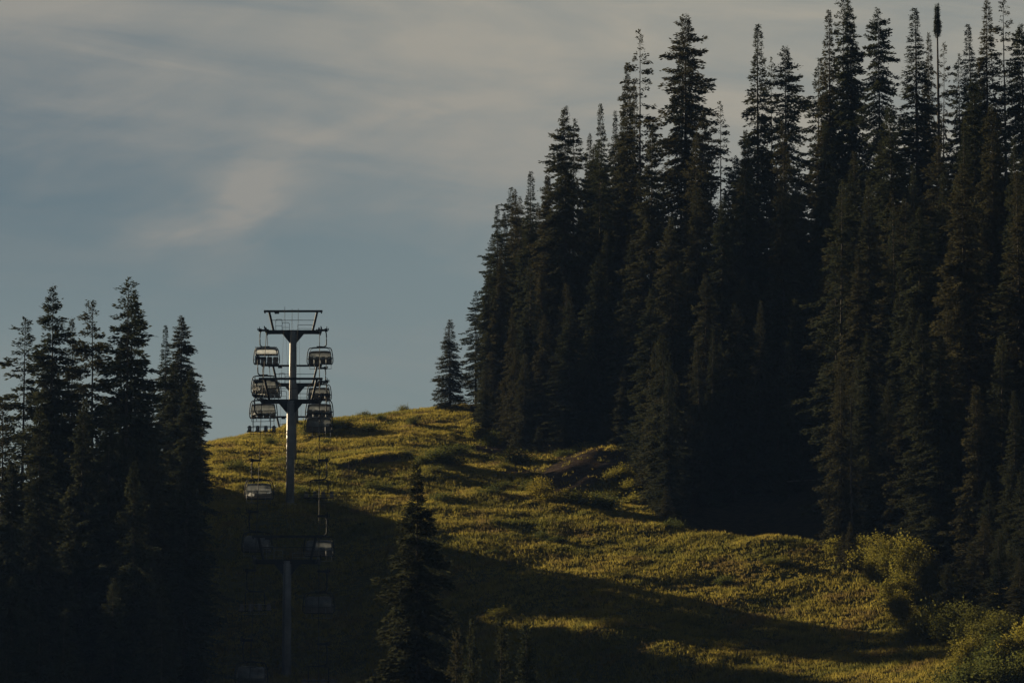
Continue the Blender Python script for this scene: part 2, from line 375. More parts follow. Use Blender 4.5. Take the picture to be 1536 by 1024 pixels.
me = np_mesh('hillside', np.stack([GX.ravel(), GY.ravel(), GZ.ravel()], 1), faces, None, 4)
me.materials.clear()
vx, vy, vz = GX.ravel(), GY.ravel(), GZ.ravel()
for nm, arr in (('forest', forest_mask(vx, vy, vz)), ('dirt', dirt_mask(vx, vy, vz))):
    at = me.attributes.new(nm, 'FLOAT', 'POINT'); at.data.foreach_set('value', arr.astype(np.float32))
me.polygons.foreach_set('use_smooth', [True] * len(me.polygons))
def ground_mat():
    m, nt, out = new_mat('hillside_ground')
    geo = nt.nodes.new('ShaderNodeNewGeometry'); pos = geo.outputs['Position']
    n1 = noise(nt, pos, 0.18, 4); n2 = noise(nt, pos, 1.6, 5, 0.6); n3 = noise(nt, pos, 7, 3, 0.6)
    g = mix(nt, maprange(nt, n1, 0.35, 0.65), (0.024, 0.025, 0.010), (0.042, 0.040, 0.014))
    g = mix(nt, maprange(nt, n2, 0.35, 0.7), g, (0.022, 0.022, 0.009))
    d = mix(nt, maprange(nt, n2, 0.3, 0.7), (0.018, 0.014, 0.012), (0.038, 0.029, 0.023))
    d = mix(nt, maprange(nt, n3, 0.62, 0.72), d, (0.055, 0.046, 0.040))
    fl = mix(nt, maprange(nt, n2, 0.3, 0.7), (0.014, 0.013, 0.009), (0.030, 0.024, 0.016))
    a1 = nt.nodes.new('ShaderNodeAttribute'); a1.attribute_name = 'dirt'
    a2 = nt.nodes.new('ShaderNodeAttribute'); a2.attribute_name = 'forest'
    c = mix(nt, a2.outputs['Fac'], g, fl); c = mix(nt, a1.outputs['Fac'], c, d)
    b = nt.nodes.new('ShaderNodeBsdfPrincipled'); b.inputs['Roughness'].default_value = 1.0; b.inputs['Specular IOR Level'].default_value = 0.0
    nt.links.new(c, b.inputs['Base Color'])
    bp = nt.nodes.new('ShaderNodeBump'); bp.inputs['Strength'].default_value = 0.6; bp.inputs['Distance'].default_value = 0.25
    nt.links.new(mth(nt, 'ADD', n2, mth(nt, 'MULTIPLY', n3, 0.6)), bp.inputs['Height']); nt.links.new(bp.outputs[0], b.inputs['Normal'])
    nt.links.new(b.outputs[0], out.inputs[0]); return m
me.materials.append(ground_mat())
hill = bpy.data.objects.new('hillside', me); COL.objects.link(hill)
tag(hill, kind='structure')

# height lookup on the finished grid
def gz(x, y):
    x = np.asarray(x, float); y = np.asarray(y, float)
    i = np.clip(np.searchsorted(gx, x) - 1, 0, nx - 2); j = np.clip(np.searchsorted(gy, y) - 1, 0, len(gy) - 2)
    tx = (x - gx[i]) / (gx[i + 1] - gx[i]); ty = (y - gy[j]) / (gy[j + 1] - gy[j])
    return (GZ[j, i] * (1 - tx) + GZ[j, i + 1] * tx) * (1 - ty) + (GZ[j + 1, i] * (1 - tx) + GZ[j + 1, i + 1] * tx) * ty

# ------------------------------------------------------------------ conifers
def crown_mesh(name, H, R, prof, seed, z0=0.06, step=0.42, per=7, droop=0.35, lump=0.35, keep=1.0, clump=0.0, frond=0.30, dens=1.0, top_up=0.5):
    """needle-bearing sprays set along drooping branches: many small leaf-like faces through the crown's volume"""
    g = np.random.default_rng(seed)
    u_ = np.array([p[0] for p in prof]); r_ = np.array([p[1] for p in prof])
    ph = g.uniform(0, 6.28, 6)
    base, dirs, size, rollv = [], [], [], []
    z = H * z0
    while z < H - 0.15:
        u = (H - z) / H
        r = R * np.interp(u, u_, r_)
        nb = max(4, int(round(per * (0.55 + 0.45 * min(1, r / 1.5)))))
        for j in range(nb):
            if g.random() > keep: continue
            a = g.uniform(0, 2 * math.pi)
            lm = 1 + lump * (0.6 * math.sin(2 * a + z * 0.9 + ph[0]) + 0.5 * math.sin(3 * a - z * 1.7 + ph[1]) + 0.6 * math.sin(z * 2.6 + ph[2]))
            Lb = max(0.12, r * lm * g.uniform(0.72, 1.12) * (1.35 if g.random() < 0.06 else 1))
            zz = z + g.uniform(-0.2, 0.2)
            up = top_up * max(0.0, 1 - u * 4.0)
            n = max(6, int((Lb + 0.25) / 0.027 * dens))
            s = g.uniform(0.0, 1.0, n) ** (0.85 - 0.45 * clump)
            rad = s * Lb
            h = zz + rad * up - droop * Lb * (s ** 1.3) * (1 - up) + 0.16 * Lb * np.clip(s - 0.65, 0, 1) * 2
            lat = g.normal(0, 0.10 + 0.13 * Lb * s * (1 - 0.5 * s), n)
            ca, sa = math.cos(a), math.sin(a)
            p = np.stack([ca * rad - sa * lat, sa * rad + ca * lat, h + g.normal(0, 0.06, n) - 0.25 * np.abs(lat)], 1)
            side = np.sign(lat) * g.uniform(0.2, 1.1, n)
            d = np.stack([ca - sa * side, sa + ca * side, g.uniform(-0.75, 0.25, n) + up], 1)
            base.append(p); dirs.append(d); size.append(frond * g.uniform(0.6, 1.3, n) * min(1.0, 0.40 + Lb * 0.5)); rollv.append(g.normal(0, 1, (n, 3)))
        z += step * g.uniform(0.7, 1.3) * (0.45 + 0.55 * min(1, (H - z) / 6))
    # leader
    n = 26; zz = H - g.uniform(0, 1.0, n) ** 1.5 * 1.3
    base.append(np.stack([g.normal(0, 0.02, n), g.normal(0, 0.02, n), zz - 0.15], 1)); a = g.uniform(0, 6.28, n)
    dirs.append(np.stack([np.cos(a), np.sin(a), g.uniform(0.4, 1.6, n)], 1)); size.append(np.full(n, 0.24)); rollv.append(g.normal(0, 1, (n, 3)))
    b = np.concatenate(base); d = np.concatenate(dirs); sz = np.concatenate(size)[:, None]; rv = np.concatenate(rollv)
    d /= np.linalg.norm(d, axis=1)[:, None]
    w = np.cross(d, rv); w /= np.linalg.norm(w, axis=1)[:, None] + 1e-9
    nrm = np.cross(w, d)
    v = np.stack([b, b + d * sz * 0.45 + w * sz * 0.19 + nrm * sz * 0.05, b + d * sz, b + d * sz * 0.5 - w * sz * 0.19], 1).reshape(-1, 3)
    f = np.arange(len(v)).reshape(-1, 4)
    return np_mesh(name, v, f, M['needles'], 4)

def trunk_mesh(name, H, r0, seed, dead=0.3, mat='bark', top=0.985, stubs=26):
    g = np.random.default_rng(seed); m = MB()
    zs = np.linspace(-1.0, H * top, 16)
    wob = np.cumsum(g.normal(0, 0.012, (16, 2)), axis=0)
    rad = r0 * (1 - np.clip(zs / H, 0, 1)) ** 1.15 + 0.012; rad[0] = r0 * 1.35; rad[1] *= 1.08
    m.tube(np.column_stack([wob, zs]), rad, 8)
    for i in range(stubs):                                   # dead twigs on the bole
        z = H * g.uniform(0.03, dead); a = g.uniform(0, 6.28); l = g.uniform(0.4, 1.6)
        m.tube([(0, 0, z), (math.cos(a) * l, math.sin(a) * l, z - 0.25 * l)], [0.035, 0.008], 4, False)
    return m.build(name, M[mat], None, True).data

PR = {
    'spire': [(0, .02), (.03, .07), (.10, .18), (.22, .36), (.45, .66), (.8, .95), (1, 1)],
    'spruce': [(0, .03), (.05, .15), (.15, .36), (.40, .72), (.70, .95), (1, 1)],
    'column': [(0, .03), (.02, .13), (.06, .34), (.15, .62), (.30, .80), (.60, .95), (1, 1)],
    'open': [(0, .02), (.04, .14), (.12, .40), (.30, .74), (.60, 1.0), (1, .95)],
    'young': [(0, .03), (.08, .16), (.25, .40), (.5, .68), (.8, .92), (1, 1)],
}
PR['lone'] = [(0, .02), (.05, .10), (.09, .20), (.14, .30), (.2, .50), (.35, .76), (.6, .95), (1, 1)]
PROTO = {}
def proto(kind, H, R, prof, seed, r0, name='fir_tree', **k):
    ts = k.pop('stubs', 26); dd = k.pop('dead', 0.3)
    me_c = crown_mesh('crown', H, R, PR[prof], seed, **k)
    me_t = trunk_mesh('trunk', H, r0, seed, dd, stubs=ts)
    for o in list(bpy.data.objects):
        if o.type == 'MESH' and o.data == me_t: bpy.data.objects.remove(o)
    PROTO.setdefault(kind, []).append((H, me_c, me_t, name))
for i in range(4):
    proto('spire', 26, 2.15, 'spire', 100 + i, 0.26, z0=0.03, step=0.36, per=8, droop=0.42, lump=0.25)
for i in range(4):
    proto('spruce', 26, 2.7, 'spruce', 120 + i, 0.30, dens=1.3, z0=0.04, step=0.40, per=8, droop=0.40, lump=0.40)
for i in range(3):
    proto('column', 30, 2.45, 'column', 140 + i, 0.34, z0=0.05, step=0.42, per=8, droop=0.45, lump=0.50)
for i in range(4):
    proto('sparse', 24, 2.05, 'open', 160 + i, 0.20, z0=0.10, step=0.62, per=6, droop=0.34, lump=0.55, keep=0.72, clump=0.7, dens=0.85, dead=0.5, stubs=44)
    proto('open', 24, 2.05, 'open', 170 + i, 0.20, z0=0.06, step=0.50, per=7, droop=0.36, lump=0.5, keep=0.88, clump=0.45, dens=1.15, dead=0.4, stubs=30)
for i in range(5):
    proto('young', 12, 1.75, 'young', 180 + i, 0.15, z0=0.0, step=0.27, per=8, droop=0.30, lump=0.25, frond=0.25, dens=1.05, stubs=6, dead=0.1)

proto('lone', 27, 2.75, 'lone', 210, 0.32, z0=0.04, step=0.34, per=9, droop=0.42, lump=0.42, dens=1.9, frond=0.27)
N_TREE = [0]
def tree(px, py, D, kind, w=1.0, label=None, group=None, cat='tree', name=None, foot=None):
    """a conifer rooted on the ground at distance D whose tip is seen at (px, py)"""
    tip = P(px, py, D); x, y = tip[0], D
    z = float(gz(x, y)) if foot is None else foot
    H = tip[2] - z
    i = N_TREE[0]; N_TREE[0] += 1
    H0, mc, mt, nm = PROTO[kind][i % len(PROTO[kind])]
    o = empty(name or nm, (x, y, z - 0.05), random.uniform(0, 6.28))
    o.rotation_euler.x = random.gauss(0, 0.010); o.rotation_euler.y = random.gauss(0, 0.010)
    s = H / H0; sx = w * s ** 0.55
    o.scale = (sx, sx, s)
    c = bpy.data.objects.new('crown', mc); COL.objects.link(c); c.parent = o
    t = bpy.data.objects.new('trunk', mt); COL.objects.link(t); t.parent = o
    tag(o, label, cat, group)
    PLANTED.append((x, y, H, sx)); return o
PLANTED = []

# ---- trees that make the skyline, each with its own look
SKY = [
    # right-hand stand, from the clearing edge inwards
    (675, 479, 416, 'young', 1.15, 'lone young fir at the clearing crest, lowest skyline tip of the big stand'),
    (714, 435, 421, 'open', 0.95, 'ragged open-branched fir just behind the lone young fir on the crest'),
    (736, 391, 402, 'spire', 0.95, 'short dark fir leaning its tip below the first pair of needle-thin spires'),
    (748, 307, 408, 'spire', 0.90, 'needle-thin spire, taller one of the first close pair above the crest'),
    (759, 318, 411, 'spire', 0.84, 'needle-thin spire, slightly lower one of the first close pair above the crest'),
    (795, 257, 403, 'spire', 1.06, 'sharp fir standing alone on the skyline uphill of the needle-thin pair'),
    (819, 262, 398, 'spruce', 0.85, 'blunt-topped spruce squeezed between the lone sharp fir and the bushy twin tops'),
    (848, 160, 396, 'column', 0.86, 'bushy fir, taller of the twin ragged tops on the stand\'s stepped edge'),
    (861, 176, 402, 'open', 0.95, 'open-branched fir leaning against the bushy twin top'),
    (905, 155, 404, 'spire', 0.90, 'slim fir with a small tip in the notch beyond the bushy twin tops'),
    (919, 166, 409, 'spire', 0.84, 'thin dark fir tip just lower than the tall black cone beside the see-through spruce'),
    (938, 101, 400, 'spire', 0.95, 'smooth black cone-shaped fir in front of the see-through spruce'),
    (959, 45, 398, 'sparse', 1.0, 'tall see-through spruce with bare trunk showing between its tufted branches'),
    (1027, 24, 394, 'column', 1.15, 'massive shaggy spruce with a thick ragged column, widest tree on the skyline'),
    (1017, 46, 399, 'open', 0.8, 'thin side tip rising from the shoulder of the massive shaggy spruce'),
    (1051, 168, 388, 'spruce', 0.75, 'lower spruce with drooping twig at the foot of the massive shaggy column'),
    (1080, 151, 398, 'sparse', 0.85, 'small see-through fir standing in the widest sky gap'),
    (1133, 36, 393, 'spire', 1.23, 'tall tapering fir with a long whip-like tip beyond the widest sky gap'),
    (1156, 84, 401, 'sparse', 0.70, 'skinny sparse fir between the whip-tipped fir and a dense blunt one'),
    (1176, 70, 390, 'column', 0.95, 'dense blunt fir with an even column of short boughs'),
    (1224, 84, 394, 'open', 1.0, 'open fir with long level boughs before the crowded tallest tips'),
    (1245, 14, 392, 'spire', 1.01, 'dark slender fir, first of the tips that nearly touch the frame top'),
    (1257, -8, 397, 'open', 0.95, 'feathery tall fir whose tip runs out of the frame beside the dark slender one'),
    (1279, 0, 390, 'spruce', 0.85, 'ragged tall spruce with kinked boughs just touching the frame top'),
    (1318, 12, 386, 'column', 0.85, 'isolated shaggy column of a fir with clear sky on both flanks'),
    (1376, 11, 388, 'spire', 1.40, 'broad-skirted dark fir with a pencil-sharp tip beside the bare-stemmed tree'),
    (1393, 46, 393, 'spire', 0.78, 'narrow fir wedged between the pencil-sharp fir and the bare-stemmed tree'),
    (1410, 64, 391, 'sparse', 0.75, 'wispy fir growing behind the bare-stemmed tree with a tufted head'),
    (1443, 78, 389, 'open', 0.85, 'low wispy skyline tip just before the black paired cones'),
    (1464, 35, 384, 'spire', 1.06, 'black cone-shaped fir, lower of the last merged pair'),
    (1480, -4, 386, 'spire', 1.18, 'black cone-shaped fir, taller of the last merged pair'),
    (1507, -4, 385, 'sparse', 1.05, 'lacy tall fir with the sky showing through its whole upper half'),
    (1534, 35, 380, 'column', 0.95, 'shaggy fir cut by the edge of the frame beyond the lacy one'),
    # left-hand stand
    (6, 593, 308, 'young', 1.09, 'half-seen low fir cut by the frame edge below the lanky open fir'),
    (34, 473, 312, 'open', 1.26, 'lanky open fir with long bare-ended boughs at the outer end of the smaller stand'),
    (78, 430, 308, 'spruce', 1.07, 'tall pointed spruce next to the lanky open fir'),
    (112, 477, 314, 'spire', 0.93, 'slender low spire in the dip between two taller firs of the smaller stand'),
    (145, 449, 309, 'open', 1.26, 'tufted fir with gappy crown in the middle of the smaller stand'),
    (183, 415, 306, 'open', 1.33, 'tallest tree of the smaller stand, loose-topped with a crooked crown'),
    (199, 439, 309, 'spruce', 1.16, 'full-bodied spruce tucked against the tallest loose-topped tree'),
    (228, 568, 311, 'spire', 1.04, 'low fir tip filling the gap beneath the two sharp firs beside the meadow'),
    (250, 487, 351, 'spire', 0.93, 'thin sharp fir, second to last before the meadow'),
    (273, 472, 354, 'spruce', 1.07, 'dense dark spruce closing the smaller stand right beside the sunlit meadow'),
]
for px, py, D, k, w, lab in SKY:
    tree(px, py, D, k, w, lab, 'skyline conifers of the big stand' if px > 600 else 'skyline conifers of the smaller stand')

# ---- front-rank trees one can pick out
FRONT = [
    (728, 545, 396, 'young', 0.95, 'bushy fir at the very corner of the stand where the crest meets the trees'),
    (767, 462, 391, 'spire', 0.85, 'slim front fir with a skirt touching the grass above the bare soil patch'),
    (786, 530, 384, 'young', 0.9, 'young front fir standing clear of its neighbours above the bare soil patch'),
    (815, 470, 384, 'spruce', 0.75, 'dull brown-green spruce just before the widest front fir'),
    (852, 452, 380, 'spruce', 0.98, 'widest front fir with a flared skirt, directly above the dirt bank'),
    (885, 500, 379, 'spire', 0.85, 'dark fir in the shade of the widest front fir above the dirt bank'),
    (937, 552, 372, 'young', 1.05, 'rounded young fir with sunlit flank at the lip of the dirt bank'),
    (962, 525, 375, 'young', 0.8, 'slim young fir immediately behind the rounded sunlit one'),
    (985, 562, 366, 'young', 0.75, 'low young fir in the hollow between the dirt bank and the sunlit front spire'),
    (1003, 545, 341, 'spire', 0.85, 'front spire whose sunlit base reaches the meadow lip in the hollow'),
    (1066, 492, 352, 'spire', 0.72, 'one slim shaded spire of the twin pair above the dark hollow'),
    (1079, 500, 356, 'spire', 0.72, 'shorter twin of the slim shaded pair above the dark hollow'),
    (1135, 450, 356, 'spire', 0.85, 'solitary pale-edged spire in the middle of the dark hollow'),
    (1166, 562, 352, 'young', 0.8, 'small shaded fir, outermost of the trio beside the thin fallen log'),
    (1182, 568, 350, 'young', 0.75, 'small shaded fir, middle one of the trio beside the thin fallen log'),
    (1197, 575, 353, 'young', 0.75, 'small shaded fir, uphill one of the trio beside the thin fallen log'),
    (1290, 590, 322, 'spruce', 0.85, 'heavy drooping spruce behind the tall pale pole-like stem'),
    (1345, 560, 316, 'spruce', 0.9, 'drooping spruce with tangled lower boughs above the yellow shrubs'),
    (1405, 590, 310, 'spruce', 0.9, 'shaggy spruce rising straight out of the brightest yellow shrubs'),
    (1440, 640, 300, 'spire', 0.95, 'narrow spruce standing over the lowest shrub row'),
    (1475, 770, 285, 'young', 1.15, 'small pointed spruce down among the lowest shrubs'),
    (1515, 690, 288, 'spruce', 0.75, 'dim spruce beyond the small pointed one at the frame edge'),
    (1458, 812, 279, 'young', 1.0, 'dusky young fir standing in the lower shrub row beside the small pointed spruce'),
    (1499, 800, 275, 'young', 1.0, 'dusky young fir between the frame edge and the small pointed spruce, taller of two'),
    (1528, 835, 272, 'young', 1.0, 'dusky young fir cut by the frame edge just above the lowest shrubs'),
    (1420, 842, 285, 'young', 0.9, 'short dim fir rising behind the dusky upright shrub'),
    (1545, 740, 277, 'spruce', 0.9, 'dark spruce half outside the frame behind the dusky young firs'),
    # in front of the smaller stand
    (60, 905, 268, 'young', 0.85, 'sapling with a fine tip low in the shade of the smaller stand'),
    (92, 912, 264, 'young', 0.85, 'faintly lit sapling beside the fine-tipped one in deep shade'),
    (14, 940, 262, 'young', 0.85, 'sapling at the frame corner below the smaller stand'),
    (236, 650, 302, 'spire', 0.95, 'slim lower fir leaning into the front of the dense end spruce'),
    (165, 610, 295, 'spruce', 0.85, 'brown-tinged fir in the front rank beneath the tallest loose-topped tree'),
    (118, 600, 297, 'spruce', 0.85, 'brown-tinged fir in the front rank beneath the gappy tufted fir'),
    (62, 600, 292, 'spruce', 0.9, 'brown-tinged fir in the front rank beneath the tall pointed spruce'),
    (20, 690, 288, 'spruce', 0.85, 'dark fir in the front rank beneath the half-seen low fir'),
    (205, 690, 286, 'spruce', 0.85, 'dark lower fir facing the lift line from the smaller stand'),
    (293, 575, 356, 'spruce', 0.85, 'short dense spruce, outermost of the smaller stand at the sunlit meadow'),
    (283, 545, 352, 'spruce', 0.9, 'dark spruce pressed between the dense end spruce and the short outermost one'),
    (262, 540, 347, 'spruce', 0.85, 'dark spruce filling the space between the thin sharp fir and the dense end spruce'),
    (285, 640, 349, 'spruce', 0.72, 'dark fir skirting the dense end spruce beside the meadow'),
    # foreground
    (629, 690, 226, 'lone', 1.0, 'big lone spruce standing in front of the shaded slope, its tip against the sunlit grass'),
    (705, 925, 205, 'young', 0.68, 'thin sapling at the foot of the big lone spruce, taller of the close pair'),
    (683, 945, 208, 'young', 0.68, 'thin sapling at the foot of the big lone spruce, lower of the close pair'),
    (747, 922, 206, 'young', 0.68, 'foreground sapling standing alone between two others near the big lone spruce'),
    (786, 932, 203, 'young', 0.82, 'wider foreground sapling farthest from the big lone spruce'),
]
for px, py, D, k, w, lab in FRONT:
    tree(px, py, D, k, w, lab, None)

# ---- the crowd behind them
sk_r = np.array(sorted((t[0], t[1]) for t in SKY if t[0] > 600)); sk_l = np.array(sorted((t[0], t[1]) for t in SKY if t[0] < 600))
def envelope(px, sk):
    v = sk[np.abs(sk[:, 0] - px) < 26]
    return (v[:, 1].min() if len(v) else np.interp(px, sk[:, 0], sk[:, 1]))
def crowd(n, pick, sk, group, label, spacing, drop):
    made = 0; tries = 0
    while made < n and tries < 20000:
        tries += 1
        px, D, h, kind, w = pick(made)
        x = (px - 768) / F * D * 1.0; z = float(gz(x, D))
        if any((x - a) ** 2 + (D - b) ** 2 < (spacing * (0.6 + 0.4 * min(1, s_))) ** 2 for a, b, _, s_ in PLANTED): continue
        top = proj(x, D, z + h); lim = envelope(top[0], sk) + drop * random.uniform(0.6, 2.2)
        if top[1] < lim:
            h = zpy(lim, D) - z
        if h < 5: continue
        tp = proj(x, D, z + h)
        tree(tp[0], tp[1], D, kind, w, label, group); made += 1
def pick_right(i):
    px = random.uniform(738, 1610); e = float(np.interp(px, EDGE[:, 0], EDGE[:, 1])) + 4
    if 1005 < px < 1250: e = max(e, 352.0)                # the dark hollow stays open in front
    q = i / NR
    D = e + (random.uniform(0, 12) if q < 0.42 else random.uniform(10, 48))
    h = random.uniform(6, 18) if q < 0.42 else random.uniform(15, 28)
    if D > 440: D = 440
    return px, D, h, random.choice(['spire', 'young', 'young', 'young'] if h < 15 else ['spire', 'spire', 'spruce', 'spruce', 'open']), random.uniform(0.8, 1.1)
NR = 150
crowd(NR, pick_right, sk_r, 'conifers packed inside the big stand', 'dark fir packed in the shaded interior of the big stand', 2.5, 34)
NL = 56
def pick_left(i):
    px = random.uniform(-60, 292); D = random.uniform(272, 322)
    h = random.uniform(10, 24) if D > 293 else random.uniform(7, 16)
    return px, D, h, random.choice(['spire', 'spruce', 'spruce', 'open']), random.uniform(0.85, 1.05)
crowd(NL, pick_left, sk_l, 'conifers packed inside the smaller stand', 'dark fir packed in the shaded interior of the smaller stand', 2.1, 22)

# ---- saplings creeping out of the edge of the big stand
for i in range(30):
    px = random.uniform(722, 1290); D = float(np.interp(px, EDGE[:, 0], EDGE[:, 1])) + random.uniform(-1.5, 4.5)
    if 1005 < px < 1245: continue
    z = float(gz(P(px, 700, D)[0], D)); tp = proj(P(px, 700, D)[0], D, z + random.uniform(1.0, 3.4))
    tree(tp[0], tp[1], D, 'young', random.uniform(0.7, 1.0), 'knee to head high fir sapling creeping out of the edge of the big stand', 'fir saplings along the edge of the big stand')

# ------------------------------------------------------------------ shrubs
def shrub_mesh(name, seed, h, w, n, leaf, lean=0.0, upright=0.5):
    g = np.random.default_rng(seed)
    ns = g.integers(9, 14)
    b = []; st = MB()
    for i in range(ns):
        a = g.uniform(0, 6.28); r = w * math.sqrt(g.random()) * 1.15; hh = h * g.uniform(0.38, 1.0) * (1 - 0.35 * (r / w) ** 2)
        top = np.array((math.cos(a) * r, math.sin(a) * r, hh)); bot = top * (0.25, 0.25, 0)
        st.tube([bot - (0, 0, 0.3), (bot + top) / 2 * (1.05, 1.05, 1), top], [0.035, 0.022, 0.008], 4, False)
        k = n // ns; s = g.uniform(0.12, 1.05, k) ** 0.8
        c = bot + (top - bot) * s[:, None]
        spread = w * 0.30 * (0.5 + 0.9 * np.sin(np.clip(s, 0, 1) * 2.6))
        b.append(c + g.normal(0, 1, (k, 3)) * spread[:, None] * (1, 1, 0.6))
    b = np.concatenate(b); b[:, 2] = np.maximum(b[:, 2], 0.02); n = len(b)
    d = g.normal(0, 1, (n, 3)); d[:, 2] += upright; d /= np.linalg.norm(d, axis=1)[:, None]
    wv = np.cross(d, g.normal(0, 1, (n, 3))); wv /= np.linalg.norm(wv, axis=1)[:, None]
    sz = leaf * g.uniform(0.6, 1.4, (n, 1))
    v = np.stack([b, b + d * sz * .5 + wv * sz * .3, b + d * sz, b + d * sz * .5 - wv * sz * .3], 1).reshape(-1, 3)
    mt = st.build(name, M['stem']); dat = mt.data; bpy.data.objects.remove(mt)
    return np_mesh(name, v, np.arange(len(v)).reshape(-1, 4), M['shrub'], 4), dat
SHP = {'round': [(2.0,) + shrub_mesh('foliage', 300 + i, 2.0, 1.05, 5200, 0.13) for i in range(3)],
       'tall': [(4.0,) + shrub_mesh('foliage', 320 + i, 4.0, 1.15, 9000, 0.14, upright=1.0) for i in range(3)],
       'low': [(0.9,) + shrub_mesh('foliage', 340 + i, 0.9, 1.0, 2600, 0.11) for i in range(3)]}
LIT_YEL = {}
def yellow(me):  # copy with sunlight painted into the leaves, for shrubs labelled lit, yellow, golden
    if me.name not in LIT_YEL:
        c = me.copy(); c.materials[0] = M['shrub_lit_yellow']; LIT_YEL[me.name] = c
    return LIT_YEL[me.name]
NS_ = [0]
def shrub(px, D, h, kind, w, label=None, group=None):
    x = (px - 768) / F * (D * 1.0); x = P(px, 700, D)[0]
    h0, mf, ms = SHP[kind][NS_[0] % 3]; NS_[0] += 1
    o = empty('shrub', (x, D, float(gz(x, D)) - 0.05), random.uniform(0, 6.28))
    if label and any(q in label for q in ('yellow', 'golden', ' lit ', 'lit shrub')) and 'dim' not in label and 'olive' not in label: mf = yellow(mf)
    s = h / h0; o.scale = (w * s ** 0.5 * random.uniform(0.8, 1.3), w * s ** 0.5 * random.uniform(0.8, 1.3), s * random.uniform(0.72, 1.12))
    for nm, m_ in (('foliage', mf), ('stems', ms)):
        c = bpy.data.objects.new(nm if nm != 'stems' else 'woody_stem', m_); COL.objects.link(c); c.parent = o
    tag(o, label, 'shrub', group)
